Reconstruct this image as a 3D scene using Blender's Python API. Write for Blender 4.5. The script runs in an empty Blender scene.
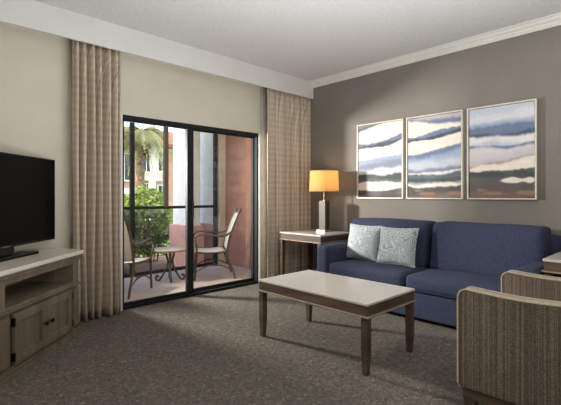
import bpy, bmesh, math, random
from mathutils import Vector, Matrix, noise
PI = math.pi
S = bpy.context.scene
COL = S.collection
random.seed(7)

# ------------------------------------------------------------------ materials
def lin(c):
    return tuple(((x/255)/12.92 if x/255 <= .04045 else ((x/255+.055)/1.055)**2.4) for x in c)

class NT:
    def __init__(s, name):
        s.m = bpy.data.materials.new(name); s.m.use_nodes = True
        s.t = s.m.node_tree; s.b = s.t.nodes['Principled BSDF']; s.out = s.t.nodes['Material Output']
    def n(s, typ, **kw):
        o = s.t.nodes.new(typ)
        for k, v in kw.items():
            if k.startswith('i_'):
                key = k[2:]; key = int(key) if key.isdigit() else key.replace('_', ' ')
                o.inputs[key].default_value = v
            else: setattr(o, k, v)
        return o
    def l(s, a, b): s.t.links.new(a, b)

def mat(name, rgb, rough=.6, rgb2=None, scale=20, detail=3, stretch=(1, 1, 1), bump=0, bscale=None,
        metal=0, contrast=(.35, .65), spec=None, sheen=0, trans=0):
    w = NT(name); w.b.inputs['Roughness'].default_value = rough
    w.b.inputs['Metallic'].default_value = metal
    if spec is not None: w.b.inputs['Specular IOR Level'].default_value = spec
    if sheen: w.b.inputs['Sheen Weight'].default_value = sheen
    c1 = (*lin(rgb), 1); c2 = (*lin(rgb2 or [max(0, v*.94) for v in rgb]), 1)
    tc = w.n('ShaderNodeTexCoord'); mp = w.n('ShaderNodeMapping', i_Scale=stretch)
    w.l(tc.outputs['Object'], mp.inputs[0])
    no = w.n('ShaderNodeTexNoise', i_Scale=scale, i_Detail=detail); w.l(mp.outputs[0], no.inputs['Vector'])
    cr = w.n('ShaderNodeValToRGB'); cr.color_ramp.elements[0].position = contrast[0]; cr.color_ramp.elements[1].position = contrast[1]
    cr.color_ramp.elements[0].color = c2; cr.color_ramp.elements[1].color = c1
    w.l(no.outputs['Fac'], cr.inputs[0]); w.l(cr.outputs[0], w.b.inputs['Base Color'])
    if bump:
        b2 = w.n('ShaderNodeTexNoise', i_Scale=bscale or scale*2, i_Detail=4)
        w.l(mp.outputs[0], b2.inputs['Vector'])
        bp = w.n('ShaderNodeBump', i_Strength=bump, i_Distance=.01); w.l(b2.outputs['Fac'], bp.inputs['Height'])
        w.l(bp.outputs[0], w.b.inputs['Normal'])
    if trans:
        tr = w.n('ShaderNodeBsdfTranslucent'); w.l(cr.outputs[0], tr.inputs[0])
        mx = w.n('ShaderNodeMixShader', i_0=trans); w.l(w.b.outputs[0], mx.inputs[1]); w.l(tr.outputs[0], mx.inputs[2])
        w.l(mx.outputs[0], w.out.inputs[0])
    return w.m

M = {}
M['ceiling'] = mat('ceiling_paint', (216, 215, 214), .9, (208, 207, 206), 30, bump=.35, bscale=34)
M['white'] = mat('white_trim_paint', (226, 223, 217), .5, (220, 217, 211), 5)
M['valance'] = mat('valance_paint', (216, 214, 211), .7, (212, 210, 207), 5)
M['wall_beige'] = mat('beige_wall_paint', (207, 200, 183), .85, (202, 195, 178), 3, bump=.05, bscale=120)
M['wall_grey'] = mat('grey_wall_paint', (128, 123, 116), .8, (124, 119, 112), 3, bump=.05, bscale=120)
M['bronze'] = mat('dark_bronze_aluminium', (34, 37, 38), .65, (28, 30, 31), 8, spec=.2)
M['cab_wood'] = mat('weathered_taupe_wood', (132, 118, 99), .55, (104, 92, 75), 14, 5, (1, 1, .06), contrast=(.3, .7))
M['dark_wood'] = mat('dark_walnut_wood', (98, 79, 65), .45, (64, 49, 40), 18, 5, (.15, .15, 1), contrast=(.3, .7))
M['trim_wood'] = mat('light_edge_wood', (158, 138, 118), .45, (134, 116, 98), 15)
M['stone'] = mat('cream_quartz', (222, 214, 200), .28, (212, 204, 190), 40)
M['table_stone'] = mat('beige_quartz', (202, 197, 190), .22, (195, 190, 183), 60)
M['black'] = mat('black_plastic', (14, 14, 15), .35, (10, 10, 11), 10)
M['gloss'] = mat('dark_glass_screen', (8, 9, 10), .3, (6, 7, 8), 4, spec=.12)
M['iron'] = mat('dark_iron', (38, 32, 28), .45, (26, 22, 20), 20, metal=.6)
M['navy'] = mat('navy_woven_fabric', (58, 65, 91), .95, (45, 50, 73), 60, 5, bump=.35, bscale=260, contrast=(.3, .7))
M['navy_pipe'] = mat('navy_seam_cord', (48, 55, 84), .95, (40, 46, 72), 80)
M['sofa_foot'] = mat('black_foot', (24, 20, 18), .6)
M['cream_pipe'] = mat('cream_cord', (184, 172, 152), .9, (168, 156, 137), 90, bump=.3)
M['silver'] = mat('brushed_nickel', (188, 180, 168), .3, (170, 162, 150), 12, metal=.9)
M['lamp_dark'] = mat('dark_lacquer', (62, 54, 48), .3, (48, 42, 38), 12)
M['lamp_light'] = mat('champagne_panel', (98, 90, 79), .5, (90, 82, 72), 12)
M['frame_white'] = mat('champagne_frame', (220, 212, 198), .4, (206, 198, 184), 20, metal=.15)
M['stucco'] = mat('terracotta_stucco', (156, 112, 96), .9, (146, 103, 88), 6, bump=.3, bscale=90)
M['stucco_pink'] = mat('rose_stucco', (204, 158, 146), .9, (192, 146, 134), 8, bump=.3, bscale=60)
M['stucco_white'] = mat('off_white_stucco', (226, 224, 220), .9, (216, 214, 210), 8, bump=.3, bscale=60)
M['stucco_beige'] = mat('beige_stucco', (196, 186, 174), .9, (186, 176, 164), 8, bump=.3, bscale=60)
M['patio'] = mat('pink_concrete', (180, 166, 158), .6, (166, 152, 144), 7, 4, bump=.1)
M['soil'] = mat('brown_mulch', (130, 104, 82), .95, (84, 64, 48), 30, bump=.8)
M['lawn'] = mat('lawn_grass', (120, 140, 60), .95, (80, 104, 40), 12, bump=.5)
M['leaf'] = mat('hedge_leaf', (126, 140, 84), .5, (62, 76, 44), 3.5, contrast=(.35, .65), trans=.3)
M['leaf_bright'] = mat('bright_shrub_leaf', (158, 172, 84), .5, (108, 128, 56), 3, trans=.35)
M['frond'] = mat('palm_frond', (172, 170, 116), .5, (126, 128, 76), 2, trans=.35)
M['boot'] = mat('dry_palm_husk', (132, 92, 62), .9, (84, 56, 38), 8)
M['bark'] = mat('palm_bark', (168, 140, 112), .9, (120, 94, 72), 9, stretch=(1, 1, 3), bump=.6)
M['white_bark'] = mat('pale_bark', (226, 216, 206), .8, (190, 178, 166), 4, stretch=(1, 1, .5))
M['stem'] = mat('shrub_stem', (96, 78, 58), .9)
M['bld'] = mat('peach_building_stucco', (200, 158, 136), .9, (188, 144, 124), 1.5)
M['bld_trim'] = mat('cream_building_trim', (236, 228, 216), .8)
M['roof_tile'] = mat('clay_roof_tile', (160, 92, 70), .8, (120, 66, 50), 3)
M['dark_glass'] = mat('dark_window_glass', (62, 66, 68), .15, (44, 48, 50), 1)
M['chair_frame'] = mat('brown_cast_metal', (92, 76, 64), .45, (70, 57, 48), 20, metal=.3)
M['sling'] = mat('beige_sling_mesh', (206, 198, 184), .8, (184, 176, 162), 200, trans=.25)
M['tabletop'] = mat('mottled_stone_top', (178, 162, 146), .4, (140, 122, 106), 40)
M['lining'] = mat('white_curtain_lining', (236, 231, 220), .9, (228, 223, 212), 10, trans=.4)
M['bulb'] = mat('bulb_glass', (250, 240, 220), .3)

# carpet: brown grey loop with broken light flecks
w = NT('carpet_loop_pile'); tc = w.n('ShaderNodeTexCoord')
n1 = w.n('ShaderNodeTexNoise', i_Scale=40, i_Detail=5, i_Roughness=.75, i_Distortion=1.2); w.l(tc.outputs['Object'], n1.inputs['Vector'])
r1 = w.n('ShaderNodeValToRGB'); e = r1.color_ramp.elements
e[0].position = .36; e[0].color = (*lin((86, 81, 75)), 1); e[1].position = .56; e[1].color = (*lin((119, 113, 104)), 1)
x = e.new(.64); x.color = (*lin((158, 147, 132)), 1); x = e.new(.76); x.color = (*lin((176, 164, 147)), 1)
w.l(n1.outputs['Fac'], r1.inputs[0])
n2 = w.n('ShaderNodeTexNoise', i_Scale=260, i_Detail=2); w.l(tc.outputs['Object'], n2.inputs['Vector'])
mx = w.n('ShaderNodeMix', data_type='RGBA', blend_type='OVERLAY', i_0=.55); w.l(r1.outputs[0], mx.inputs[6]); w.l(n2.outputs['Fac'], mx.inputs[7])
w.l(mx.outputs[2], w.b.inputs['Base Color']); w.b.inputs['Roughness'].default_value = 1; w.b.inputs['Specular IOR Level'].default_value = .1
bp = w.n('ShaderNodeBump', i_Strength=.7, i_Distance=.008); w.l(n2.outputs['Fac'], bp.inputs['Height']); w.l(bp.outputs[0], w.b.inputs['Normal'])
M['carpet'] = w.m

# curtain: woven check, bands from the UV map (arc length, height)
w = NT('checked_curtain_fabric'); uv = w.n('ShaderNodeUVMap', uv_map='UVMap'); sp = w.n('ShaderNodeSeparateXYZ'); w.l(uv.outputs[0], sp.inputs[0])
def stripe(out, freq):
    a = w.n('ShaderNodeMath', operation='MULTIPLY', i_1=freq*2*PI); w.l(out, a.inputs[0])
    b = w.n('ShaderNodeMath', operation='SINE'); w.l(a.outputs[0], b.inputs[0])
    c = w.n('ShaderNodeMapRange', i_1=-.5, i_2=.5); w.l(b.outputs[0], c.inputs[0]); return c.outputs[0]
vn = w.n('ShaderNodeTexNoise', i_Scale=26, i_Detail=2); cbv = w.n('ShaderNodeCombineXYZ'); w.l(sp.outputs[0], cbv.inputs[0]); w.l(cbv.outputs[0], vn.inputs['Vector'])
vm = w.n('ShaderNodeMapRange', i_1=.35, i_2=.65, i_3=0.0, i_4=.8); w.l(vn.outputs['Fac'], vm.inputs[0])
mh = w.n('ShaderNodeMath', operation='MULTIPLY_ADD', i_1=.17); w.l(stripe(sp.outputs[1], 13), mh.inputs[0]); w.l(vm.outputs[0], mh.inputs[2])
cr = w.n('ShaderNodeValToRGB'); cr.color_ramp.elements[0].color = (*lin((160, 145, 127)), 1); cr.color_ramp.elements[1].color = (*lin((216, 201, 182)), 1)
w.l(mh.outputs[0], cr.inputs[0]); w.l(cr.outputs[0], w.b.inputs['Base Color']); w.b.inputs['Roughness'].default_value = .9
M['curtain'] = w.m

# armchair stripes (vertical, irregular)
w = NT('striped_chair_fabric'); tc = w.n('ShaderNodeTexCoord'); sp = w.n('ShaderNodeSeparateXYZ'); w.l(tc.outputs['Object'], sp.inputs[0])
ad = w.n('ShaderNodeMath', operation='ADD'); w.l(sp.outputs[0], ad.inputs[0]); w.l(sp.outputs[1], ad.inputs[1])
cb = w.n('ShaderNodeCombineXYZ'); w.l(ad.outputs[0], cb.inputs[0])
zz = w.n('ShaderNodeMath', operation='MULTIPLY', i_1=.002); w.l(sp.outputs[2], zz.inputs[0]); w.l(zz.outputs[0], cb.inputs[1])
no = w.n('ShaderNodeTexNoise', i_Scale=85, i_Detail=2, i_Roughness=.7); w.l(cb.outputs[0], no.inputs['Vector'])
cr = w.n('ShaderNodeValToRGB'); e = cr.color_ramp.elements
e[0].position = .34; e[0].color = (*lin((76, 65, 56)), 1); e[1].position = .68; e[1].color = (*lin((124, 111, 96)), 1)
for p, c in ((.42, (104, 87, 73)), (.5, (90, 84, 78)), (.56, (124, 109, 93)), (.62, (108, 98, 88))):
    x = e.new(p); x.color = (*lin(c), 1)
w.l(no.outputs['Fac'], cr.inputs[0])
n2 = w.n('ShaderNodeTexNoise', i_Scale=170, i_Detail=3); w.l(tc.outputs['Object'], n2.inputs['Vector'])
w.b.inputs['Specular IOR Level'].default_value = .15
mx = w.n('ShaderNodeMix', data_type='RGBA', blend_type='OVERLAY', i_0=.95); w.l(cr.outputs[0], mx.inputs[6]); w.l(n2.outputs['Fac'], mx.inputs[7])
w.l(mx.outputs[2], w.b.inputs['Base Color']); w.b.inputs['Roughness'].default_value = .95
bp = w.n('ShaderNodeBump', i_Strength=.7, i_Distance=.006); w.l(n2.outputs['Fac'], bp.inputs['Height']); w.l(bp.outputs[0], w.b.inputs['Normal'])
M['chair'] = w.m

# paisley throw pillow
w = NT('swirl_print_pillow_fabric'); tc = w.n('ShaderNodeTexCoord')
vo = w.n('ShaderNodeTexVoronoi', i_Scale=9.5, feature='F1'); nz = w.n('ShaderNodeTexNoise', i_Scale=9, i_Detail=2)
w.l(tc.outputs['Object'], nz.inputs['Vector'])
va = w.n('ShaderNodeVectorMath', operation='MULTIPLY_ADD'); va.inputs[1].default_value = (.12, .12, .12)
w.l(nz.outputs['Color'], va.inputs[0]); w.l(tc.outputs['Object'], va.inputs[2]); w.l(va.outputs[0], vo.inputs['Vector'])
m1 = w.n('ShaderNodeMath', operation='MULTIPLY', i_1=44.0); w.l(vo.outputs['Distance'], m1.inputs[0])
m2 = w.n('ShaderNodeMath', operation='SINE'); w.l(m1.outputs[0], m2.inputs[0])
cr = w.n('ShaderNodeValToRGB'); e = cr.color_ramp.elements; e[0].position = .25; e[0].color = (*lin((140, 152, 160)), 1); e[1].position = .75; e[1].color = (*lin((204, 208, 206)), 1)
mr = w.n('ShaderNodeMapRange', i_1=-1.0, i_2=1.0); w.l(m2.outputs[0], mr.inputs[0]); w.l(mr.outputs[0], cr.inputs[0])
w.l(cr.outputs[0], w.b.inputs['Base Color']); w.b.inputs['Roughness'].default_value = .9
M['pillow'] = w.m

# lamp shade: glows because the bulb inside shines through the linen
w = NT('linen_lamp_shade'); tr = w.n('ShaderNodeBsdfTranslucent', i_0=(*lin((248, 220, 176)), 1))
w.b.inputs['Base Color'].default_value = (*lin((236, 206, 156)), 1); w.b.inputs['Roughness'].default_value = .9
mx = w.n('ShaderNodeMixShader', i_0=.75); w.l(w.b.outputs[0], mx.inputs[1]); w.l(tr.outputs[0], mx.inputs[2]); w.l(mx.outputs[0], w.out.inputs[0])
M['shade'] = w.m

# window glass: thin pane, see-through with fresnel reflection
w = NT('clear_window_glass'); tp = w.n('ShaderNodeBsdfTransparent', i_0=(.975, .98, .978, 1)); gl = w.n('ShaderNodeBsdfGlossy', i_1=.01)
gl.inputs['Roughness'].default_value = .02
lw = w.n('ShaderNodeLayerWeight', i_0=.5); pw = w.n('ShaderNodeMath', operation='POWER', i_1=5.0); w.l(lw.outputs['Facing'], pw.inputs[0])
fr = w.n('ShaderNodeMath', operation='MULTIPLY_ADD', i_1=.9, i_2=.035); w.l(pw.outputs[0], fr.inputs[0]); mx = w.n('ShaderNodeMixShader')
w.l(fr.outputs[0], mx.inputs[0]); w.l(tp.outputs[0], mx.inputs[1]); w.l(gl.outputs[0], mx.inputs[2]); w.l(mx.outputs[0], w.out.inputs[0])
M['glass'] = w.m

w = NT('painted_canvas'); at = w.n('ShaderNodeAttribute', attribute_name='Col'); tc = w.n('ShaderNodeTexCoord')
no = w.n('ShaderNodeTexNoise', i_Scale=26, i_Detail=5); w.l(tc.outputs['Object'], no.inputs['Vector'])
mx = w.n('ShaderNodeMix', data_type='RGBA', blend_type='OVERLAY', i_0=.1); w.l(at.outputs['Color'], mx.inputs[6]); w.l(no.outputs['Fac'], mx.inputs[7])
w.l(mx.outputs[2], w.b.inputs['Base Color']); w.b.inputs['Roughness'].default_value = .6
M['canvas'] = w.m

# ------------------------------------------------------------------ helpers
def empty(name, loc, rz=0):
    o = bpy.data.objects.new(name, None); COL.objects.link(o); o.location = loc; o.rotation_euler = (0, 0, rz)
    o.empty_display_size = .1
    return o
def tag(o, label=None, cat=None, group=None, kind=None):
    if label: o['label'] = label
    if cat: o['category'] = cat
    if group: o['group'] = group
    if kind: o['kind'] = kind
    return o
def wmat(o):
    m = Matrix.Identity(4)
    while o:
        m = Matrix.Translation(o.location) @ Matrix.Rotation(o.rotation_euler.z, 4, 'Z') @ m; o = o.parent
    return m
def obj(name, bm, m, parent=None, smooth=False, world=False, origin=None, label=None):
    """one mesh object; world=True: the bmesh is in world space and is moved into the parent's space"""
    if parent is not None and world: bm.transform(wmat(parent).inverted())
    loc = Vector((0, 0, 0))
    if parent is None and bm.verts:
        xs = [v.co.x for v in bm.verts]; ys = [v.co.y for v in bm.verts]; zs = [v.co.z for v in bm.verts]
        loc = Vector(((min(xs)+max(xs))/2, (min(ys)+max(ys))/2, min(zs)))
        bm.transform(Matrix.Translation(-loc))
    bmesh.ops.recalc_face_normals(bm, faces=bm.faces)
    me = bpy.data.meshes.new(name); bm.to_mesh(me); bm.free()
    me.materials.append(M[m] if isinstance(m, str) else m)
    if smooth:
        for p in me.polygons: p.use_smooth = True
        try: me.set_sharp_from_angle(angle=math.radians(42))
        except Exception: pass
    o = bpy.data.objects.new(name, me); COL.objects.link(o); o.location = loc
    if parent is not None: o.parent = parent
    if label: o['label'] = label
    return o
def struct(name, bm, m, parent=None, **k):
    o = obj(name, bm, m, parent, **k)
    if parent is None: o['kind'] = 'structure'
    return o
def B(): return bmesh.new()
def box(bm, x0, x1, y0, y1, z0, z1, bev=0, seg=2):
    r = bmesh.ops.create_cube(bm, size=1)['verts']
    for v in r:
        v.co = Vector(((x0+x1)/2+v.co.x*(x1-x0), (y0+y1)/2+v.co.y*(y1-y0), (z0+z1)/2+v.co.z*(z1-z0)))
    if bev:
        es = list({e for v in r for e in v.link_edges})
        bmesh.ops.bevel(bm, geom=es, offset=bev, segments=seg, affect='EDGES', profile=.5)
    return bm
def prism(bm, poly, z0, z1, bev=0, mtx=None):
    """extrude polygon [(x,y)] from z0 to z1; mtx maps to the final space"""
    n = len(poly); a = [bm.verts.new((p[0], p[1], z0)) for p in poly]; b = [bm.verts.new((p[0], p[1], z1)) for p in poly]
    fs = [bm.faces.new(a[::-1]), bm.faces.new(b)] + [bm.faces.new((a[i], a[(i+1) % n], b[(i+1) % n], b[i])) for i in range(n)]
    vs = a+b
    if bev:
        es = list({e for f in fs[:2] for e in f.edges})
        r = bmesh.ops.bevel(bm, geom=es, offset=bev, segments=2, affect='EDGES', profile=.5)
        vs = list({v for v in r['verts']} | {v for v in vs if v.is_valid} | {v for f in r['faces'] for v in f.verts})
    if mtx: 
        for v in vs: v.co = mtx @ v.co
    return bm
def taper(bm, c0, s0, c1, s1):
    """square bar from centre c0 half-size s0 to c1 half-size s1 (tuples sx,sy)"""
    a = [bm.verts.new((c0[0]+i*s0[0], c0[1]+j*s0[1], c0[2])) for i, j in ((-1, -1), (1, -1), (1, 1), (-1, 1))]
    b = [bm.verts.new((c1[0]+i*s1[0], c1[1]+j*s1[1], c1[2])) for i, j in ((-1, -1), (1, -1), (1, 1), (-1, 1))]
    bm.faces.new(a[::-1]); bm.faces.new(b)
    for i in range(4): bm.faces.new((a[i], a[(i+1) % 4], b[(i+1) % 4], b[i]))
    return bm
def tube(bm, pts, r, n=8, flat=1.0):
    pts = [Vector(p) for p in pts]; rings = []
    up = Vector((0, 0, 1))
    for i, p in enumerate(pts):
        t = (pts[min(i+1, len(pts)-1)]-pts[max(i-1, 0)]).normalized()
        a = t.cross(up)
        if a.length < .05: a = t.cross(Vector((0, 1, 0)))
        a.normalize(); b = a.cross(t).normalized()
        rr = r[i] if isinstance(r, (list, tuple)) else r
        rings.append([bm.verts.new(p+a*math.cos(2*PI*k/n)*rr+b*math.sin(2*PI*k/n)*rr*flat) for k in range(n)])
    for q, s in zip(rings, rings[1:]):
        for k in range(n): bm.faces.new((q[k], q[(k+1) % n], s[(k+1) % n], s[k]))
    bm.faces.new(rings[0][::-1]); bm.faces.new(rings[-1])
    return bm
def spline(pts, k=6):
    P = [Vector(p) for p in pts]; P = [P[0]*2-P[1]] + P + [P[-1]*2-P[-2]]; out = []
    for i in range(1, len(P)-2):
        for j in range(k):
            t = j/k; a, b, c, d = P[i-1:i+3]
            out.append(.5*((2*b)+(c-a)*t+(2*a-5*b+4*c-d)*t*t+(3*b-a-3*c+d)*t**3))
    out.append(P[-2]); return out
def lathe(bm, prof, c=(0, 0), n=32):
    rings = [[bm.verts.new((c[0]+r*math.cos(2*PI*k/n), c[1]+r*math.sin(2*PI*k/n), z)) for k in range(n)] for r, z in prof]
    for q, s in zip(rings, rings[1:]):
        for k in range(n): bm.faces.new((q[k], q[(k+1) % n], s[(k+1) % n], s[k]))
    bm.faces.new(rings[0][::-1]); bm.faces.new(rings[-1])
    return bm
def cushion(bm, x0, x1, y0, y1, z0, z1, r=.05, bulge=(0, 0, .02), n=14, wob=.004, seed=0, shear=None):
    """rounded, slightly stuffed block"""
    c = Vector(((x0+x1)/2, (y0+y1)/2, (z0+z1)/2)); h = Vector(((x1-x0)/2, (y1-y0)/2, (z1-z0)/2))
    t = bmesh.new(); bmesh.ops.create_cube(t, size=2)
    bmesh.ops.subdivide_edges(t, edges=t.edges[:], cuts=n, use_grid_fill=True)
    for v in t.verts:
        q = Vector([math.copysign(1-(1-abs(a))**1.0, a) for a in v.co])
        q = Vector([math.sin(a*PI/2)*.6+a*.4 for a in q])
        p = Vector((q.x*h.x, q.y*h.y, q.z*h.z)); rr = min(r, min(h)*.98)
        inn = Vector([max(-(h[i]-rr), min(h[i]-rr, p[i])) for i in range(3)])
        d = p-inn
        if d.length > 1e-6: p = inn+d.normalized()*rr
        u = [p[i]/h[i] for i in range(3)]
        for i in range(3):
            j, k = (i+1) % 3, (i+2) % 3
            p[i] += bulge[i]*(1-min(1, u[j]**2))*(1-min(1, u[k]**2))*u[i]
        nz = noise.noise_vector((p+c)*5+Vector((seed, seed*2, 0)))
        p += nz*wob
        if shear: p.x += shear*(p.z)
        v.co = p+c
    me = bpy.data.meshes.new('t'); t.to_mesh(me); t.free(); bm.from_mesh(me); bpy.data.meshes.remove(me)
    return bm
def copy_tree(o, parent=None):
    c = o.copy(); COL.objects.link(c)
    if parent: c.parent = parent
    for ch in [x for x in bpy.data.objects if x.parent == o]: copy_tree(ch, c)
    return c

# ------------------------------------------------------------------ camera
cam = bpy.data.cameras.new('camera'); co = bpy.data.objects.new('camera', cam); COL.objects.link(co)
co.location = (-4.4695, -4.1463, 1.191); co.rotation_euler = (PI/2, 0, math.radians(46.11-90))
cam.sensor_width = 36; cam.lens = 36*403.06/561; cam.shift_y = -7.2/561; cam.clip_start = .05; cam.clip_end = 200
S.camera = co

# ------------------------------------------------------------------ room shell
XL, YB, ZC = -4.95, -7.0, 2.86
struct('floor', box(B(), XL, 0, YB, .005, -.1, 0), 'carpet')
struct('ceiling', box(B(), XL-.15, .15, YB-.15, .15, ZC, ZC+.12), 'ceiling')
struct('wall_right', box(B(), 0, .15, YB-.15, .15, -.1, ZC), 'wall_grey')
struct('wall_left', box(B(), XL-.15, XL, YB-.15, .15, -.1, ZC), 'wall_beige')
struct('wall_back', box(B(), XL, 0, YB-.15, YB, -.1, ZC), 'wall_beige')
DL, DR, DH = -2.76, -.9, 2.03
b = B(); box(b, XL, DL, .0, .15, -.1, ZC); box(b, DR, 0, .0, .15, -.1, ZC); box(b, DL, DR, .0, .15, DH, ZC)
struct('wall_window', b, 'wall_beige')
# crown moulding on the sofa wall (stepped profile), flat cornice board above the curtains
prof = [(0, ZC), (-.085, ZC), (-.085, ZC-.014), (-.07, ZC-.02), (-.055, ZC-.04), (-.032, ZC-.052), (-.026, ZC-.066), (-.014, ZC-.072), (-.014, ZC-.09), (0, ZC-.09)]
b = B(); prism(b, [(z, x) for x, z in prof], -7.0, -.2, mtx=Matrix(((0, 1, 0, 0), (0, 0, 1, 0), (1, 0, 0, 0), (0, 0, 0, 1))))
struct('trim_1', b, 'white')
b = B(); box(b, XL, 0, -.2, -.175, 2.612, ZC, .002); box(b, XL, 0, -.175, 0, 2.70, 2.72)
struct('trim_2', b, 'valance')
b = B(); box(b, -.018, 0, YB, 0, 0, .11, .004); struct('baseboard_right', b, 'white')
b = B(); box(b, XL, DL-.062, -.018, 0, 0, .11, .004); box(b, DR+.102, -.02, -.018, 0, 0, .11, .004); struct('baseboard_window', b, 'white')
b = B(); box(b, DL-.06, DL, -.022, .02, 0, DH+.0, .003); box(b, DR, DR+.10, -.022, .02, 0, DH+.0, .003)
struct('trim_3', b, 'white')
# ------------------------------------------------------------------ sliding glass door
door = empty('door_1', (-1.83, .05, 0)); tag(door, kind='structure')
b = B(); box(b, DL, DR, .0, .13, 0, .03, .003); box(b, DL, DR, .0, .13, 1.985, DH, .003)
box(b, DL, DL+.018, 0, .13, 0, DH, .003); box(b, DR-.018, DR, 0, .13, 0, DH, .003); box(b, DL, DR, .055, .062, .03, .045)
obj('door_frame', b, 'bronze', door, world=True)
def leaf(x0, x1, y, sl, sr):
    b = B(); box(b, x0, x0+sl, y-.018, y+.018, .03, 1.985, .002); box(b, x1-sr, x1, y-.018, y+.018, .03, 1.985, .002)
    box(b, x0+sl, x1-sr, y-.018, y+.018, .03, .065, .002); box(b, x0+sl, x1-sr, y-.018, y+.018, 1.968, 1.985, .002)
    f = obj('door_panel', b, 'bronze', door, world=True)
    obj('pane', box(B(), x0+sl-.004, x1-sr+.004, y-.003, y+.003, .06, 1.972), 'glass', f, world=True)
    return f
lf = leaf(DL+.012, -1.895, .035, .02, .085); leaf(-1.955, DR-.012, .085, .05, .02)
b = B(); box(b, -1.93, -1.905, -.012, .016, .92, 1.12, .004); obj('door_handle', b, 'black', lf, world=True)

# ------------------------------------------------------------------ patio (covered porch with screen frame)
struct('patio_floor', box(B(), -3.6, .1, .0, 1.85, -.12, -.03), 'patio')
struct('patio_wall_side', box(B(), -.2, -.05, .15, 1.7, -.12, 2.75), 'stucco')
struct('patio_wall_end', box(B(), -.33, -.05, 1.7, 1.85, -.12, 2.75), 'stucco_beige')
struct('patio_wall_far_side', box(B(), -3.6, -3.45, .15, 1.85, -.12, 2.75), 'stucco')
struct('patio_ceiling', box(B(), -3.6, 5, .15, 2.2, 2.72, 2.95), 'stucco_white')  # unseen right end extended past the patio to keep sun off the pier
sc = empty('patio_screen_frame', (-1.9, 1.76, -.03)); tag(sc, kind='structure')
for X0 in (-3.42, -2.6, -1.91, -.41):
    obj('screen_post', box(B(), X0, X0+.065, 1.74, 1.79, -.03, 2.72, .003), 'bronze', sc, world=True)
obj('screen_post', box(B(), -1.36, -1.29, 1.74, 1.79, 1.0, 2.72, .003), mat('brown_post_paint', (92, 78, 62), .6), sc, world=True)
obj('screen_rail', box(B(), -3.42, -.34, 1.742, 1.788, .975, 1.02, .003), 'bronze', sc, world=True)
obj('screen_sill', box(B(), -3.42, -.34, 1.742, 1.788, -.03, .02, .003), 'bronze', sc, world=True)
# outside piers
def pier(x0, x1, y0, y1, label):
    r = empty('porch_pier', ((x0+x1)/2, (y0+y1)/2, -.15)); tag(r, label, 'pillar')
    obj('shaft', box(B(), x0, x1, y0, y1, .64, 3.2, .01), 'stucco_white', r, world=True)
    obj('pier_base', box(B(), x0-.05, x1+.05, y0-.04, y1+.05, -.15, .65, .012), 'stucco_pink', r, world=True, label='rose pink painted base')
    return r
pier(-.64, -.45, 2.12, 2.78, 'white pillar with rose base just beyond patio screen, beside the hedge')
pier(-.08, .3, 2.12, 3.0, 'white pillar with rose base at far right behind the right-hand patio chair')
struct('ground', box(B(), -30, 45, 1.85, 60, -.3, -.16), 'soil')
struct('lawn', box(B(), -30, 45, 4.2, 60, -.2, -.14), 'lawn')

def leaves(bm, ctr, rad, n, size, rnd, boxy=True, zmin=-.1):
    for _ in range(n):
        while True:
            p = Vector((rnd.uniform(-1, 1), rnd.uniform(-1, 1), rnd.uniform(-1, 1)))
            m = max(abs(p.x), abs(p.y), abs(p.z)) if boxy else p.length
            if .62 < m < 1 and (not boxy or p.length < 1.45): break
        q = Vector((ctr[0]+p.x*rad[0], ctr[1]+p.y*rad[1], ctr[2]+p.z*rad[2]))
        q += noise.noise_vector(q*3)*.12
        if q.z < zmin: continue
        a = Vector((rnd.gauss(0, 1), rnd.gauss(0, 1), rnd.gauss(0, .7)+.3)).normalized(); c = a.cross(Vector((rnd.gauss(0, 1), rnd.gauss(0, 1), rnd.gauss(0, 1)))).normalized()
        s = size*rnd.uniform(.7, 1.3)
        bm.faces.new([bm.verts.new(q+a*s), bm.verts.new(q+c*s*.45), bm.verts.new(q-a*s), bm.verts.new(q-c*s*.45)])
def shrub(name, ctr, rad, n, size, m, label, cat, seed, boxy=True):
    rnd = random.Random(seed); r = empty(name, (ctr[0], ctr[1], -.15)); tag(r, label, cat)
    b = B(); leaves(b, ctr, rad, n, size, rnd, boxy); obj('foliage', b, m, r, world=True)
    b = B()
    for i in range(9):
        x0 = ctr[0]+rnd.uniform(-.6, .6)*rad[0]; y0 = ctr[1]+rnd.uniform(-.4, .4)*rad[1]
        tube(b, spline([(x0, y0, -.15), (x0+rnd.uniform(-.08, .08), y0, ctr[2]*.5), (x0+rnd.uniform(-.2, .2), y0+rnd.uniform(-.1, .1), ctr[2]+rad[2]*.7)], 3), .012, 5)
    obj('stem', b, 'stem', r, world=True)
    return r
shrub('hedge', (-1.87, 2.95, .48), (.49, .42, .44), 4200, .045, 'leaf', 'dense green hedge seen through the left door panel, behind the round patio table', 'hedge', 1)
shrub('hedge', (-3.1, 2.95, .46), (.49, .42, .46), 2400, .045, 'leaf', 'dense green hedge at the left edge of the glass door, left of the other hedge', 'hedge', 2)
shrub('hedge', (-.72, 3.62, .46), (.4, .3, .46), 2200, .045, 'leaf', 'dense green hedge directly beside the rose base of the white pillar', 'hedge', 5)
shrub('bright_shrub', (-.1, 5.2, .65), (.75, .6, .72), 2600, .07, 'leaf_bright', 'sunlit yellow-green shrub above the hedge in front of the apartment building', 'shrub', 3, False)
shrub('bright_shrub', (-1.6, 5.0, .45), (.7, .6, .6), 1800, .07, 'leaf_bright', 'sunlit shrub at left behind the hedge, below the palm', 'shrub', 4, False)

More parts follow.
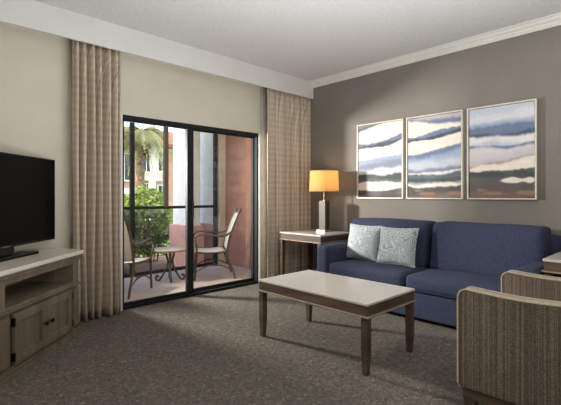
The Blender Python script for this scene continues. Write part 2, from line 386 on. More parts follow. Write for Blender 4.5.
def palm(x, y, h, r0, label, seed):
    rnd = random.Random(seed); r = empty('palm_tree', (x, y, -.15)); tag(r, label, 'palm tree')
    b = B(); pts = [(x+.03*math.sin(i), y, -.15+(h+.15)*i/14) for i in range(15)]
    tube(b, pts, [r0*(1+.12*(i % 2)) for i in range(15)], 12); obj('trunk', b, 'bark', r, True, True)
    b = B()
    for i in range(90):
        a = rnd.uniform(0, 2*PI); z = h-rnd.uniform(-.25, .6); d = Vector((math.cos(a), math.sin(a), 0)); L = rnd.uniform(.3, .62)
        p = Vector((x, y, z))+d*r0*.8; tip = p+d*L+Vector((0, 0, rnd.uniform(-.35, .3))); s = Vector((-d.y, d.x, 0))*.06
        mid = p+d*L*.5+Vector((0, 0, .1))
        v = [bm for bm in (b.verts.new(p-s), b.verts.new(p+s), b.verts.new(mid+s*.8), b.verts.new(tip), b.verts.new(mid-s*.8))]
        b.faces.new(v)
    obj('dry_husks', b, 'boot', r, world=True, label='brown dry husks under the crown')
    b = B()
    for i in range(34):
        a = 2*PI*i/34*2.4+rnd.uniform(-.2, .2); L = rnd.uniform(1.1, 1.7); el = rnd.uniform(-.1, 1.1)
        d = Vector((math.cos(a), math.sin(a), 0)); prev = None
        for k in range(15):
            t = k/14; p = Vector((x, y, h+.15))+d*L*t*math.cos(el*.6)+Vector((0, 0, L*(t*math.sin(el)-.95*t*t)))
            if prev is not None and k > 3:
                tn = (p-prev).normalized(); s = Vector((-d.y, d.x, 0)); ll = .5*math.sin(PI*min(1, t*1.05))**.6+.06
                for sg in (-1, 1):
                    for q in (0, .5):
                        pp = prev.lerp(p, q); e2 = pp+(s*sg*.75+tn*.5+Vector((0, 0, -.45))).normalized()*ll
                        b.faces.new((b.verts.new(pp), b.verts.new(pp+tn*.035), b.verts.new(e2)))
            if prev is not None:
                s = Vector((-d.y, d.x, 0))*.012
                b.faces.new((b.verts.new(prev-s), b.verts.new(prev+s), b.verts.new(p+s), b.verts.new(p-s)))
            prev = p
    obj('fronds', b, 'frond', r, world=True)
    return r
palm(1.57, 9.0, 3.15, .135, 'palm tree with brown husks under its crown, seen through the left door panel', 11)
palm(-.5, 7.9, 4.1, .13, 'taller palm whose fronds hang across the top left of the glass door', 12)
r = empty('pale_trunk_tree', (2.5, 10, -.15)); tag(r, 'tree with smooth white trunk standing right of the brown palm trunk', 'tree')
b = B(); tube(b, spline([(2.5, 10, -.15), (2.46, 10, 1.2), (2.55, 10, 2.4), (2.48, 10, 4.2), (2.6, 10, 6.6)], 4), .155, 12)
tk = obj('trunk', b, 'white_bark', r, True, True)
b = B(); tube(b, spline([(2.5, 10, 4.6), (2.75, 10, 5.5), (3.3, 10.1, 6.6)], 4), .07, 8); obj('branch', b, 'white_bark', r, True, True)
b = B(); leaves(b, (2.6, 10, 7.0), (1.5, 1.3, 1.1), 2600, .12, random.Random(5), False); obj('foliage', b, 'frond', r, world=True)
r.location = (3.74, 12.5, -.15)

# apartment building across the garden
bl = empty('apartment_building', (9, 23, -.15)); tag(bl, 'peach apartment building with cream trim and clay roof seen beyond the palms', 'building')
obj('wall', box(B(), 2, 18, 22, 30, -.15, 4.6), 'bld', bl, world=True)
b = B()
prism(b, [(21.3, 4.5), (30.7, 4.5), (30.7, 4.6), (26, 6.4), (21.3, 4.75)], 1.5, 18.5, mtx=Matrix(((0, 0, 1, 0), (1, 0, 0, 0), (0, 1, 0, 0), (0, 0, 0, 1))))
obj('roof', b, 'roof_tile', bl, world=True)
obj('cornice', box(B(), 1.9, 18.1, 21.85, 22.05, 4.28, 4.5), 'bld_trim', bl, world=True)
for (x0, x1, z0, z1) in ((7.68, 8.25, 2.79, 3.92), (7.68, 8.25, -.1, 1.95), (8.84, 9.4, 2.9, 4.2), (8.84, 9.4, .75, 1.85), (5.0, 5.8, 2.8, 4.0), (6.1, 6.8, 2.2, 3.9), (5.0, 5.8, .4, 1.4), (10.6, 11.5, 2.8, 4.1), (10.6, 11.5, .7, 1.9)):
    b = B(); t = .09
    box(b, x0-t, x1+t, 21.88, 22, z0-t, z0); box(b, x0-t, x1+t, 21.88, 22, z1, z1+t); box(b, x0-t, x0, 21.88, 22, z0, z1); box(b, x1, x1+t, 21.88, 22, z0, z1)
    box(b, (x0+x1)/2-.02, (x0+x1)/2+.02, 21.92, 22, z0, z1)
    f = obj('window', b, 'bld_trim', bl, world=True)
    obj('pane', box(B(), x0, x1, 21.95, 21.99, z0, z1), 'dark_glass', f, world=True)
b = B(); box(b, 7.3, 8.75, 21.2, 22, 2.18, 2.35); box(b, 7.3, 8.75, 21.2, 21.25, 2.7, 2.76)
for i in range(13): box(b, 7.32+i*.115, 7.35+i*.115, 21.21, 21.24, 2.35, 2.7)
obj('balcony', b, 'bld_trim', bl, world=True)
obj('band', box(B(), 2, 7.2, 21.9, 22, 1.28, 1.66), 'bld_trim', bl, world=True)

# ------------------------------------------------------------------ curtains
def sm_(a, b_, x):
    t = max(0, min(1, (x-a)/(b_-a))); return t*t*(3-2*t)
def drape(name, x0, x1, yc, amp, nf, z0, z1, seed, label, lining, ex=1.5):
    r = empty(name, ((x0+x1)/2, yc, 0)); tag(r, label, 'curtain', 'window curtains')
    rnd = random.Random(seed); b = B(); uvl = b.loops.layers.uv.new('UVMap')
    nu, nv = nf*14, 26; ph = [rnd.uniform(-.9, .9) for _ in range(nf+2)]; am = [rnd.uniform(.45, .93) for _ in range(nf+2)]
    grid = []; us = []
    for j in range(nv+1):
        z = z1+(z0-z1)*j/nv; row = []; L = 0; prev = None; ur = []
        open_ = 1-.45*math.exp(-(z1-z)/.25)
        for i in range(nu+1):
            s = i/nu; k = nf*(s+.022*math.sin(2*PI*s)*math.sin(seed)+.012*math.sin(6*PI*s+seed)); ki = int(min(k, nf-1e-6)); fr = k-ki
            a = am[ki]*(1-fr)+am[ki+1]*fr; p = ph[ki]*(1-fr)+ph[ki+1]*fr
            th = 2*PI*k+p+.18*math.sin(z*2.3+ki)
            x = x0+(x1-x0)*s-.15*(x1-x0)/nf/(2*PI)*math.sin(th)*open_+.012*math.sin(z*1.7+s*9)*(z1-z)/z1
            sv = abs(math.sin(th/2)); y = yc+amp*a*open_*(1-2*sv**ex)*(.9+.1*math.sin(z*3+ki*2))
            ed = max(sm_(.03, 0, s), sm_(.97, 1, s)); y = y*(1-ed)+(yc-.055)*ed; x = x*(1-ed)+(x0+(x1-x0)*s)*ed
            q = Vector((x, min(y, -.034), z)); 
            if prev is not None: L += (q-prev).length
            prev = q; row.append(b.verts.new(q)); ur.append(L)
        grid.append(row); us.append(ur)
    for j in range(nv):
        for i in range(nu):
            f = b.faces.new((grid[j][i], grid[j+1][i], grid[j+1][i+1], grid[j][i+1]))
            for lp, (jj, ii) in zip(f.loops, ((j, i), (j+1, i), (j+1, i+1), (j, i+1))): lp[uvl].uv = (us[jj][ii], z1+(z0-z1)*jj/nv)
    o = obj('curtain_cloth', b, 'curtain', r, True, True)
    m = o.modifiers.new('thickness', 'SOLIDIFY'); m.thickness = .003
    b = B(); l0, l1 = lining; n = 24; g = []
    for i in range(n+1):
        x = l0+(l1-l0)*i/n; y = -.027+.003*math.sin(i*.9)
        g.append((b.verts.new((x, y, z1)), b.verts.new((x, y, z0+.01))))
    for p, q in zip(g, g[1:]): b.faces.new((p[0], p[1], q[1], q[0]))
    o = obj('lining', b, 'lining', r, True, True, label='plain white backing cloth'); m = o.modifiers.new('thickness', 'SOLIDIFY'); m.thickness = .002
    return r
drape('curtain', -3.27, -2.835, -.10, .08, 6, .012, 2.69, 3, 'checked beige curtain left of the glass door, beside the television', (-3.27, -2.83))
drape('curtain', -.86, -.004, -.09, .052, 9, .012, 2.69, 8, 'checked beige curtain in the corner right of the glass door, behind the lamp', (-.875, -.012), .7)
rod = B(); tube(rod, [(-3.4, -.115, 2.695), (-.02, -.115, 2.695)], .006, 6)
ro = obj('curtain_track', rod, 'silver'); tag(ro, 'curtain track hidden behind the white cornice board above both curtains', 'curtain track')

# ------------------------------------------------------------------ television cabinet
R45 = PI/4
cb = empty('television_cabinet', (-3.663, -.778, 0), R45); tag(cb, 'taupe wooden corner cabinet with cream stone top under the television', 'cabinet')
def pent(e=0, yb=.5):
    return [(-.49-e, -e), (.49+e, -e), (.62+e, .25), (.40, yb), (-.40, yb), (-.62-e, .25)]
b = B(); prism(b, pent(-.012), .02, .425)
# upper side blocks, niche floor, niche back
prism(b, [(.41, 0), (.488, 0), (.606, .246), (.43, .46), (.41, .46)], .425, .625)
prism(b, [(-.41, .46), (-.43, .46), (-.606, .246), (-.488, 0), (-.41, 0)], .425, .625)
box(b, -.41, .41, .43, .46, .425, .625)
obj('body', b, 'cab_wood', cb)
b = B(); prism(b, pent(.0), .418, .428, .002); prism(b, pent(.014), .428, .444, .003); prism(b, pent(.003), .444, .463, .003); obj('middle_rail', b, 'cab_wood', cb)
b = B(); prism(b, pent(-.006), .612, .630, .002); prism(b, pent(.006), .630, .646, .003); prism(b, pent(-.002), .646, .652); prism(b, pent(.018), .652, .668, .003); prism(b, pent(.008), .668, .673); prism(b, pent(.026), .673, .686, .002); obj('top_moulding', b, 'cab_wood', cb)
b = B(); prism(b, pent(.026), .0, .030, .003); prism(b, pent(.010), .030, .036); prism(b, pent(.018), .036, .052, .003); prism(b, pent(.002), .052, .066, .003); obj('base_moulding', b, 'cab_wood', cb)
b = B(); prism(b, pent(.032, .5), .686, .718, .005); obj('countertop', b, 'stone', cb, label='cream stone top')
for sx in (-1, 1):
    x0, x1 = (.004, .35) if sx > 0 else (-.35, -.004); z0, z1 = .08, .412; st = .058
    b = B(); box(b, x0, x0+st, -.026, -.008, z0, z1, .002); box(b, x1-st, x1, -.026, -.008, z0, z1, .002)
    box(b, x0+st, x1-st, -.026, -.008, z0, z0+st, .002); box(b, x0+st, x1-st, -.026, -.008, z1-st, z1, .002)
    box(b, x0, x1, -.010, .0, z0, z1)
    d = obj('door', b, 'cab_wood', cb)
    k = B(); kx = sx*.036; 
    lathe(k, [(.006, 0), (.006, .012), (.015, .018), (.017, .026), (.010, .033)], (0, 0), 14)
    k.transform(Matrix.Translation((kx, -.025, .255)) @ Matrix.Rotation(PI/2, 4, 'X')); obj('knob', k, 'iron', d, True)
    for hz in (.13, .36):
        h = B(); hx = sx*.353; box(h, hx-.006, hx+.010 if sx > 0 else hx+.006, -.030, -.004, hz-.028, hz+.028, .002)
        obj('hinge', h, 'iron', d)
for sx in (-1, 1):
    b = B(); box(b, sx*.428-.045, sx*.428+.045, -.016, -.004, .09, .402, .002); obj('corner_panel', b, 'cab_wood', cb)

# ------------------------------------------------------------------ television
tv = empty('television', (-3.655, -.77, .718), R45); tag(tv, 'large black flat television standing on the corner cabinet', 'television')
b = B(); box(b, -.64, .64, .295, .33, .078, .792, .006); box(b, -.4, .4, .33, .37, .16, .6, .02); obj('casing', b, 'black', tv)
obj('screen', box(B(), -.628, .628, .2925, .297, .098, .782), 'gloss', tv)
b = B(); box(b, -.045, .045, .2915, .2945, .0845, .0905)
obj('brand_strip', b, 'silver', tv)
b = B(); prism(b, [(-.44, .27), (-.38, .22), (.28, .22), (.36, .27), (.32, .40), (-.40, .40)], .0, .014, .003); st = obj('stand_base', b, 'gloss', tv)
b = B(); box(b, -.11, .11, .30, .335, .012, .12, .008); obj('stand_neck', b, 'black', tv)
b = B(); box(b, -.14, .14, .25, .256, .0145, .017); obj('stand_trim', b, 'silver', tv)

# ------------------------------------------------------------------ sofa
so = empty('sofa', (-.52, -2.19, 0)); tag(so, 'navy blue two-seat sleeper sofa against the grey wall under the three paintings', 'sofa')
Y0, Y1 = -3.30, -1.08; AW = .17
obj('base', cushion(B(), -.93, -.12, Y0+AW-.01, Y1-AW+.01, .035, .285, .02, (0.004, 0, 0), 10, .002), 'navy', so, True, True)
b = B(); cushion(b, -.22, -.04, Y0+.02, Y1-.02, .035, .84, .05, (.01, 0, .0), 12, .004, 3); obj('back_frame', b, 'navy', so, True, True)
for i, (ya, yb_) in enumerate(((Y0, Y0+AW), (Y1-AW, Y1))):
    b = B(); cushion(b, -.955, -.10, ya, yb_, .035, .617, .045, (.0, .004, .006), 14, .003, i); obj('arm', b, 'navy', so, True, True)
mid = (Y0+Y1)/2
for i, (ya, yb_) in enumerate(((Y0+AW+.004, mid-.004), (mid+.004, Y1-AW-.004))):
    b = B(); cushion(b, -.955, -.22, ya, yb_, .287, .437, .05, (.012, .0, .022), 16, .005, 5+i)
    c = obj('seat_cushion', b, 'navy', so, True, True)
    p = B(); tube(p, [(-.952, ya+.03, .30), (-.957, (ya+yb_)/2, .30), (-.952, yb_-.03, .30)], .005, 6); obj('piping', p, 'navy_pipe', c, True, True)
for i, (ya, yb_) in enumerate(((Y0+.06, mid-.004), (mid+.004, Y1-.08))):
    b = B(); cushion(b, -.47, -.20, ya+.02, yb_-.02, .43, .912, .045, (.03, .0, .006), 16, .007, 9+i, shear=.22)
    c = obj('back_cushion', b, 'navy', so, True, True)
for x in (-.9, -.15):
    for y in (Y0+.08, Y1-.08):
        obj('foot', taper(B(), (x, y, 0), (.02, .02), (x, y, .05), (.025, .025)), 'sofa_foot', so, world=True)

# throw pillows
def pillow(c, w_, h_, t_, rz, tilt, label, roll=0):
    r = empty('throw_pillow', c, rz); tag(r, label, 'pillow', 'pale patterned throw pillows')
    b = B(); n = 22; R = {}
    mt = Matrix.Rotation(tilt, 4, 'Y') @ Matrix.Rotation(roll, 4, 'X')
    for sg in (-1, 1):
        for i in range(n+1):
            for j in range(n+1):
                u, v = -1+2*i/n, -1+2*j/n
                if sg == 1 and (i in (0, n) or j in (0, n)): R[(sg, i, j)] = R[(-1, i, j)]; continue
                th = t_*((1-abs(u)**2.4)*(1-abs(v)**2.4))**.55
                y = u*w_/2*(1-.07*(1-v*v)*abs(u)**3); z = v*h_/2*(1-.07*(1-u*u)*abs(v)**3)
                p = Vector((sg*th/2+.006*noise.noise(Vector((u*3, v*3, sg+c[1]*5))), y, z+h_/2)); R[(sg, i, j)] = b.verts.new(mt @ p)
    for sg in (-1, 1):
        for i in range(n):
            for j in range(n): b.faces.new((R[(sg, i, j)], R[(sg, i+1, j)], R[(sg, i+1, j+1)], R[(sg, i, j+1)]))
    obj('pillow_case', b, 'pillow', r, True)
    e = B(); rim = [R_ for R_ in []]
    pts = []
    for k in range(4*n):
        s, q = divmod(k, n); uv_ = ((-1+2*q/n, -1), (1, -1+2*q/n), (1-2*q/n, 1), (-1, 1-2*q/n))[s]; u, v = uv_
        pts.append(mt @ Vector((0, u*w_/2*(1-.07*(1-v*v)*abs(u)**3), v*h_/2*(1-.07*(1-u*u)*abs(v)**3)+h_/2)))
    tube(e, pts+[pts[0]], .004, 5); obj('piping', e, 'pillow', r, True)
    return r
pillow((-.60, -1.45, .45), .44, .41, .15, 0, .24, 'pale blue swirl-print pillow leaning in the left corner of the navy sofa, partly behind another', .01)
pillow((-.655, -1.92, .452), .44, .41, .15, .05, .26, 'pale blue swirl-print pillow in front, nearer the middle of the navy sofa', -.01)

# ------------------------------------------------------------------ tables
def table(name, x0, x1, y0, y1, H, label, cat, slab, apr, inset, legw, legb, mt_top, group=None):
    r = empty(name, ((x0+x1)/2, (y0+y1)/2, 0)); tag(r, label, cat, group)
    obj('tabletop', box(B(), x0, x1, y0, y1, H-slab, H, .004), mt_top, r, world=True, label='pale stone top')
    i = inset; b = B(); z0, z1 = H-slab-apr, H-slab
    box(b, x0+i, x1-i, y0+i, y0+i+.022, z0, z1); box(b, x0+i, x1-i, y1-i-.022, y1-i, z0, z1)
    box(b, x0+i, x0+i+.022, y0+i+.022, y1-i-.022, z0, z1); box(b, x1-i-.022, x1-i, y0+i+.022, y1-i-.022, z0, z1)
    obj('apron', b, 'dark_wood', r, world=True)
    b = B(); o = i-.014; t = .012
    box(b, x0+o, x1-o, y0+o, y0+o+.03, z0-t, z0, .003); box(b, x0+o, x1-o, y1-o-.03, y1-o, z0-t, z0, .003)
    box(b, x0+o, x0+o+.03, y0+o+.03, y1-o-.03, z0-t, z0, .003); box(b, x1-o-.03, x1-o, y0+o+.03, y1-o-.03, z0-t, z0, .003)
    obj('edge_strip', b, 'trim_wood', r, world=True, label='lighter wooden edge strip')
    for sx in (0, 1):
        for sy in (0, 1):
            hx = legw/2; cx = (x0+i+hx) if sx == 0 else (x1-i-hx); cy = (y0+i+hx) if sy == 0 else (y1-i-hx)
            k = (legw-legb)/2*(1 if sx else -1); m_ = (legw-legb)/2*(1 if sy else -1)
            b = B(); taper(b, (cx+k*0, cy+m_*0, 0), (legb/2, legb/2), (cx, cy, H*.30), (hx, hx)); taper(b, (cx, cy, H*.30), (hx, hx), (cx, cy, z0-t), (hx, hx))
            obj('leg', b, 'dark_wood', r, world=True)
    return r
table('coffee_table', -2.24, -1.6, -2.645, -1.555, .48, 'low rectangular coffee table with pale stone top and dark wooden legs on the carpet', 'coffee table', .018, .068, .006, .048, .034, 'table_stone')
table('end_table', -.73, -.10, -.96, -.23, .705, 'stone-topped end table left of the sofa, holding the lit lamp', 'end table', .022, .07, .006, .05, .04, 'table_stone', 'end tables beside the sofa')
table('end_table', -.87, -.23, -4.03, -3.31, .705, 'stone-topped end table at the right edge, beyond the sofa arm and armchair', 'end table', .022, .07, .006, .05, .04, 'table_stone', 'end tables beside the sofa')

# ------------------------------------------------------------------ lamp
LX, LY, LZ = -.30, -.655, .705
la = empty('table_lamp', (LX, LY, LZ)); tag(la, 'lit table lamp with amber drum shade and square column on the end table', 'lamp')
obj('base_plate', box(B(), LX-.075, LX+.075, LY-.075, LY+.075, LZ, LZ+.028, .003), 'silver', la, world=True)
obj('column', box(B(), LX-.034, LX+.052, LY-.052, LY+.034, LZ+.028, LZ+.415, .003), 'lamp_dark', la, world=True)
obj('column_panel', box(B(), LX-.052, LX-.0345, LY-.060, LY+.046, LZ+.028, LZ+.415, .002), 'lamp_light', la, world=True, label='champagne front panel')
b = B(); lathe(b, [(.012, LZ+.415), (.012, LZ+.43), (.008, LZ+.435), (.008, LZ+.56), (.016, LZ+.565), (.016, LZ+.60)], (LX, LY), 16); obj('stem', b, 'silver', la, True, True)
b = B(); n = 48; r0, r1, z0, z1 = .198, .188, 1.245, 1.515
ring = lambda r_, z_: [b.verts.new((LX+r_*math.cos(2*PI*k/n), LY+r_*math.sin(2*PI*k/n), z_)) for k in range(n)]
rs = [ring(r0, z0), ring(r1, z1), ring(r1-.003, z1), ring(r0-.003, z0)]
for q in range(4):
    a, c = rs[q], rs[(q+1) % 4]
    for k in range(n): b.faces.new((a[k], a[(k+1) % n], c[(k+1) % n], c[k]))
sh = obj('lamp_shade', b, 'shade', la, True, True)
for rr, zz_ in ((r0, z0), (r1, z1)):
    b = B(); tube(b, [(LX+rr*math.cos(2*PI*k/36), LY+rr*math.sin(2*PI*k/36), zz_) for k in range(37)], .003, 5); obj('shade_rim', b, 'cream_pipe', sh, True, True)
b = B(); bmesh.ops.create_uvsphere(b, u_segments=14, v_segments=10, radius=.03, matrix=Matrix.Translation((LX, LY, LZ+.635)))
w = NT('lit_bulb'); w.b.inputs['Emission Color'].default_value = (1, .72, .36, 1); w.b.inputs['Emission Strength'].default_value = 4; M['litbulb'] = w.m
obj('bulb', b, 'litbulb', la, True, True)
L = bpy.data.lights.new('lamp_bulb_light', 'POINT'); L.energy = 2.5; L.color = (1, .74, .44); L.shadow_soft_size = .06
lo = bpy.data.objects.new('lamp_bulb_light', L); COL.objects.link(lo); lo.location = (LX, LY, LZ+.70)

# ------------------------------------------------------------------ armchair
ac = empty('armchair', (-1.86, -3.68, 0)); tag(ac, 'striped taupe upholstered armchair with cream piping at the right edge, facing the window', 'armchair')
def armshape(x0, x1, yf, yb):
    """side panel outline in (y,z) with rounded front top corner, slightly dipped top"""
    z0, z1, r = .155, .685, .045; pts = [(yb, z0), (yf-.01, z0), (yf, z0+.02)]
    for k in range(7):
        a = k/6*PI/2; pts.append((yf-r+r*math.cos(a), z1-r+r*math.sin(a)))
    n = 10
    for k in range(1, n+1):
        t = k/n; y = yf-r+(yb-yf+r)*t; pts.append((y, z1-.012*math.sin(PI*min(1, t*1.6))*(1 if t < .62 else 0)+.10*max(0, t-.55)**1.4))
    return pts, z0
YF, YBK = -3.235, -4.08
def armpanel(x0, x1):
    pts, z0 = armshape(x0, x1, YF, YBK)
    b = B(); mtx = Matrix(((0, 0, 1, 0), (1, 0, 0, 0), (0, 1, 0, 0), (0, 0, 0, 1)))
    prism(b, pts, x0, x1, .012, mtx=mtx); a = obj('arm', b, 'chair', ac, True, True)
    for xx in (x0+.003, x1-.003):
        p = B(); tube(p, [(xx, y, z) for y, z in pts[1:]], .0055, 6); obj('piping', p, 'cream_pipe', a, True, True)
    p = B(); tp = pts[3:]
    for (ya, za), (yb2, zb2) in zip(tp, tp[1:]):
        q = [p.verts.new((x0+.010, ya, za+.0015)), p.verts.new((x1-.010, ya, za+.0015)), p.verts.new((x1-.010, yb2, zb2+.0015)), p.verts.new((x0+.010, yb2, zb2+.0015))]; p.faces.new(q)
    bmesh.ops.remove_doubles(p, verts=p.verts[:], dist=.0005)
    o = obj('top_band', p, mat('cream_band_fabric', (176, 163, 143), .95, (154, 141, 122), 70, bump=.3) if 'band' not in M else 'band', a, True, True); M['band'] = o.data.materials[0]
    m = o.modifiers.new('thickness', 'SOLIDIFY'); m.thickness = .003
armpanel(-2.257, -2.165); armpanel(-1.555, -1.463)
b = B(); cushion(b, -2.162, -1.558, -4.0, -3.25, .16, .30, .02, (0, 0, 0), 8, .001); obj('seat_base', b, 'chair', ac, True, True)
b = B(); cushion(b, -2.16, -1.56, -3.93, -3.235, .302, .445, .04, (0, .01, .02), 12, .003); obj('seat_cushion', b, 'chair', ac, True, True)
b = B(); cushion(b, -2.19, -1.53, -4.20, -4.09, .16, .80, .045, (0, 0, .01), 12, .002); obj('backrest', b, 'chair', ac, True, True)
b = B(); cushion(b, -2.155, -1.565, -4.085, -3.94, .44, .79, .05, (0, .02, .01), 12, .003); obj('back_cushion', b, 'chair', ac, True, True)
b = B(); box(b, -2.245, -1.475, -4.15, -3.255, .10, .155, .004); obj('plinth', b, 'dark_wood', ac, world=True)
for x in (-2.215, -1.505):
    for y in (-4.11, -3.29):
        obj('leg', taper(B(), (x, y, 0), (.018, .018), (x, y, .10), (.03, .03)), 'dark_wood', ac, world=True)

# ------------------------------------------------------------------ paintings
def sm(a, b_, x):
    t = max(0, min(1, (x-a)/(b_-a))); return t*t*(3-2*t)
CR, CW = (232, 222, 208), (222, 218, 216)
BL, DB, LB = (104, 118, 146), (62, 70, 88), (150, 166, 192)
GR, DG, BR, OR = (110, 116, 118), (64, 70, 70), (80, 71, 69), (170, 120, 84)
# bands: (v at u=0, v at u=.5, v at u=1, softness, colour below the line)
P1 = [(0, 0, 0, .01, (128, 134, 146)), (.03, -.02, -.06, .02, (88, 98, 118)), (.09, .005, -.05, .02, CR), (.26, .24, .18, .012, BL), (.29, .275, .215, .012, DB), (.335, .315, .25, .015, CR),
      (.50, .46, .43, .02, LB), (.56, .53, .50, .03, (128, 138, 160)), (.62, .61, .59, .04, CW), (.66, .655, .65, .02, (196, 200, 208)), (.69, .69, .695, .015, DG), (.74, .75, .76, .02, (82, 92, 94)), (.80, .80, .80, .015, CR), (.89, .92, .865, .015, BR), (.94, .97, .95, .03, (70, 62, 62))]
P2 = [(0, 0, 0, .01, (178, 172, 172)), (.01, .045, .05, .03, BL), (.035, .085, .12, .03, CR), (.23, .20, .165, .015, BL), (.27, .24, .20, .012, DB), (.30, .275, .24, .012, CR),
      (.46, .42, .38, .02, BL), (.52, .49, .42, .05, LB), (.58, .54, .52, .05, (186, 190, 202)), (.65, .64, .63, .03, (120, 130, 148)), (.69, .69, .67, .015, CW), (.715, .72, .70, .02, (82, 96, 104)), (.76, .77, .76, .02, DG), (.80, .805, .80, .02, (150, 160, 176)), (.825, .835, .83, .015, CR), (.86, .88, .86, .015, BR), (.93, .96, .95, .03, (86, 74, 70)), (.97, .985, .93, .04, (120, 98, 82))]
P3 = [(0, 0, 0, .01, (186, 192, 206)), (.10, .08, .04, .05, (206, 206, 210)), (.18, .16, .14, .04, LB), (.22, .20, .20, .03, BL), (.28, .30, .28, .02, (70, 86, 110)), (.31, .33, .33, .025, CW),
      (.38, .40, .40, .05, (190, 192, 208)), (.42, .43, .42, .015, BL), (.445, .45, .45, .03, (208, 202, 204)), (.56, .54, .50, .08, (196, 188, 194)), (.66, .60, .56, .05, (150, 132, 120)), (.68, .62, .575, .02, CR),
      (.70, .71, .69, .015, DG), (.76, .78, .78, .02, (88, 84, 82)), (.86, .84, .88, .03, (92, 82, 78)), (.95, .93, .94, .04, (112, 88, 78))]
def painting(y0, y1, spec, k, label):
    z0, z1 = 1.148, 2.118; r = empty('painting', (0, (y0+y1)/2, z0)); tag(r, label, 'painting', 'abstract landscape paintings on the grey wall')
    fw, fd = .016, .042; b = B()
    box(b, -fd, 0, y0, y0+fw, z0, z1, .002); box(b, -fd, 0, y1-fw, y1, z0, z1, .002); box(b, -fd, 0, y0+fw, y1-fw, z0, z0+fw, .002); box(b, -fd, 0, y0+fw, y1-fw, z1-fw, z1, .002)
    obj('frame', b, 'frame_white', r, world=True)
    a0, a1, c0, c1 = y0+fw+.005, y1-fw-.005, z0+fw+.005, z1-fw-.005
    obj('backing', box(B(), -.012, -.001, y0+fw, y1-fw, z0+fw, z1-fw), 'black', r, world=True)
    nu, nv = 84, 120; b = B(); cl = b.verts.layers.float_color.new('Col'); g = []
    lc = [lin(c[4]) for c in spec]
    for j in range(nv+1):
        row = []
        for i in range(nu+1):
            u, v = i/nu, j/nv
            vert = b.verts.new((-.032, a1+(a0-a1)*u, c1+(c0-c1)*v))
            col = Vector(lc[0])
            for q, (va, vb, vc, so_, _) in enumerate(spec[1:], 1):
                line = va*(1-u)*(1-2*u)+4*vb*u*(1-u)+vc*u*(2*u-1)
                wv = .032*noise.noise(Vector((u*2.6+k*7, q*3.1, 0)))+.010*noise.noise(Vector((u*11+k, q*5.3, 1)))+.007*noise.noise(Vector((u*20, v*14, q)))
                col = col.lerp(Vector(lc[q]), sm(-so_*.7, so_*.7, v-line-wv))
            f = 1+.10*noise.noise(Vector((u*4+k*3, v*26, 2)))+.05*noise.noise(Vector((u*18, v*40, 5)))
            blu = .25*max(0, noise.noise(Vector((u*3.5+k*5, v*7+k, 7))))
            col = col.lerp(Vector(lin((140, 156, 184))), blu)
            if k == 3:
                d = math.hypot((u-.8)/.28, (v-.815)/.028)+.6*noise.noise(Vector((u*8, v*8, 3)))
                col = col.lerp(Vector(lin(CR)), 1-sm(.7, 1.1, d))
            if k >= 2:
                for (uu, vv, ru, rv) in ((.9, .95, .14, .03), (.35, .955, .2, .02), (.2, .92, .1, .02)):
                    d = math.hypot((u-uu)/ru, (v-vv)/rv)+.5*noise.noise(Vector((u*9, v*9, 4)))
                    col = col.lerp(Vector(lin((168, 132, 104))), .5*(1-sm(.5, 1.2, d)))
            vert[cl] = (*(col*f), 1); row.append(vert)
        g.append(row)
    for j in range(nv):
        for i in range(nu): b.faces.new((g[j][i], g[j+1][i], g[j+1][i+1], g[j][i+1]))
    o = obj('canvas', b, 'canvas', r, world=True); m = o.modifiers.new('thickness', 'SOLIDIFY'); m.thickness = .012; m.offset = -1
painting(-1.67, -1.0, P1, 1, 'leftmost framed abstract landscape, cream with thin dark blue streaks, above the pillows')
painting(-2.375, -1.71, P2, 2, 'middle framed abstract landscape of the three above the sofa, blue streaks sloping upward')
painting(-3.07, -2.42, P3, 3, 'rightmost framed abstract landscape above the sofa, with broad blue upper bands')

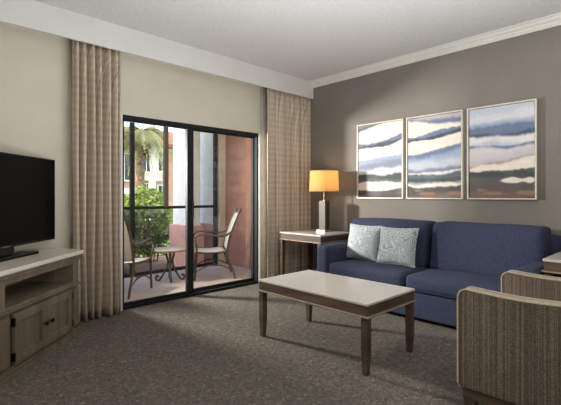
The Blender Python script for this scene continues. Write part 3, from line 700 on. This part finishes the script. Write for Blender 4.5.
# ------------------------------------------------------------------ patio furniture
def pchair(loc, rz, label):
    """local: x = facing forward, y = left"""
    r = empty('patio_chair', loc, rz); tag(r, label, 'patio chair', 'cast metal sling chairs on the patio')
    W = .27
    for sy in (-1, 1):
        y = sy*W
        b = B(); tube(b, spline([(.30, y, 0), (.285, y, .15), (.27, y, .40)], 4), .015, 8); obj('front_leg', b, 'chair_frame', r, True)
        b = B(); tube(b, spline([(-.28, y, 0), (-.25, y, .12), (-.18, y, .30), (-.16, y, .42)], 5), .015, 8); obj('rear_leg', b, 'chair_frame', r, True)
        b = B(); tube(b, spline([(-.16, y, .40), (-.20, y, .60), (-.27, y, .80), (-.345, y*.93, .97), (-.37, y*.85, 1.0)], 5), .015, 8); tube(b, spline([(.28, y, .40), (.1, y, .385), (-.17, y, .40)], 4), .014, 8)
        obj('side_rail', b, 'chair_frame', r, True)
        yy = sy*(W+.03)
        b = B(); tube(b, spline([(.27, y, .38), (.275, yy, .50), (.30, yy, .60), (.22, yy, .655), (.02, yy, .64), (-.12, yy, .635), (-.24, y, .69)], 6), .015, 8, 1.0); obj('armrest', b, 'chair_frame', r, True)
        b = B(); tube(b, spline([(.285, y, .12), (.12, y, .20), (-.08, y, .20), (-.25, y, .12)], 5), .010, 6); obj('stretcher', b, 'chair_frame', r, True)
    b = B(); tube(b, spline([(-.37, -W*.85, 1.0), (-.38, -.1, 1.02), (-.38, .1, 1.02), (-.37, W*.85, 1.0)], 5), .014, 8); obj('top_rail', b, 'chair_frame', r, True)
    b = B(); tube(b, spline([(0.0, -W, .20), (.02, 0, .24), (0.0, W, .20)], 5), .010, 6); obj('cross_bar', b, 'chair_frame', r, True)
    def sling(name, pts):
        b = B(); P = spline(pts, 5); rows = []
        for p in P: rows.append([b.verts.new((p.x, -W*.95+2*W*.95*i/6, p.z-.012*math.sin(PI*i/6))) for i in range(7)])
        for a, c in zip(rows, rows[1:]):
            for i in range(6): b.faces.new((a[i], a[i+1], c[i+1], c[i]))
        o = obj(name, b, 'sling', r, True, label='pale mesh sling'); m = o.modifiers.new('thickness', 'SOLIDIFY'); m.thickness = .006
    sling('seat', [(.29, 0, .405), (.1, 0, .395), (-.15, 0, .41)])
    sling('backrest', [(-.165, 0, .43), (-.20, 0, .60), (-.27, 0, .80), (-.345, 0, .965)])
    return r
a1 = math.atan2(.61, .79)
c1 = Vector((-2.24, .655, 0))+Vector((-.61, .79, 0))*.29
pchair((c1.x, c1.y, -.03), a1, 'metal patio chair at the left edge of the glass door, turned toward the round table')
a2 = math.atan2(.51, -.86)
rc = Vector((-.72, .80, 0))+Vector((-.86, .51, 0))*.28
pchair((rc.x, rc.y, -.03), a2, 'metal patio chair on the right, its pale back toward the stucco wall')
pt = empty('patio_side_table', (-1.6, 1.12, -.03)); tag(pt, 'small round metal side table with scroll legs between the two patio chairs', 'side table')
b = B(); lathe(b, [(.2, .425), (.235, .428), (.245, .440), (.245, .452), (.235, .46), (.0001, .46)], (0, 0), 36); obj('tabletop', b, 'tabletop', pt, True)
for k in range(4):
    a = PI/4+k*PI/2+.35; pr = [(.055, .43), (.05, .36), (.03, .28), (.05, .19), (.10, .09), (.145, .02), (.18, .015), (.20, .05), (.18, .08), (.16, .06)]
    b = B(); tube(b, spline([(x_*math.cos(a), x_*math.sin(a), z_) for x_, z_ in pr], 5), .015, 7); obj('leg', b, 'chair_frame', pt, True)
b = B(); tube(b, [(.045*math.cos(2*PI*k/20), .045*math.sin(2*PI*k/20), .27) for k in range(21)], .008, 6); obj('leg_ring', b, 'chair_frame', pt, True)

# ------------------------------------------------------------------ light
W = bpy.data.worlds.new('sky'); S.world = W; W.use_nodes = True; nt = W.node_tree
bg = nt.nodes['Background']; sk = nt.nodes.new('ShaderNodeTexSky'); sk.sky_type = 'NISHITA'; sk.sun_disc = False
sk.sun_elevation = math.radians(45); sk.sun_rotation = math.radians(250); sk.air_density = 1; sk.dust_density = 2
nt.links.new(sk.outputs[0], bg.inputs[0]); bg.inputs[1].default_value = .75
def light(name, typ, loc, energy, size=1, col=(1, 1, 1), target=None, size_y=None, spread=None):
    L = bpy.data.lights.new(name, typ); L.energy = energy; L.color = col
    if typ == 'AREA':
        L.size = size
        if size_y: L.shape = 'RECTANGLE'; L.size_y = size_y
        if spread: L.spread = spread
    if typ == 'POINT': L.shadow_soft_size = size
    o = bpy.data.objects.new(name, L); COL.objects.link(o); o.location = loc
    if target is not None:
        o.rotation_euler = (Vector(target)-Vector(loc)).to_track_quat('-Z', 'Y').to_euler()
    return o
sun = light('sun', 'SUN', (0, 0, 10), 6, col=(1, .95, .86), target=None); sun.data.angle = .02
sun.rotation_euler = Vector((-.5, .17, -.9)).to_track_quat('-Z', 'Y').to_euler()
light('patio_strobe', 'AREA', (-2.88, 1.42, 1.6), 120, .3, (1, .95, .88), (-1.0, -1.5, 1.35), spread=math.radians(115))
light('room_fill_high', 'AREA', (-3.4, -4.9, 2.7), 44, 1.4, (1, .99, .95), (-2.4, -3.2, 0))  # unseen fill lamp added to brighten the room, not a ceiling fitting
light('room_bounce_fill', 'AREA', (-2.7, -3.1, .9), 85, 1.8, (.97, .98, 1), (-2.9, -2.6, 3))  # added upward fill lamp standing in for bounced light on the ceiling
S.view_settings.view_transform = 'Standard'; S.view_settings.look = 'None'; S.view_settings.gamma = 1; S.view_settings.use_curve_mapping = False
S.view_settings.exposure = 0
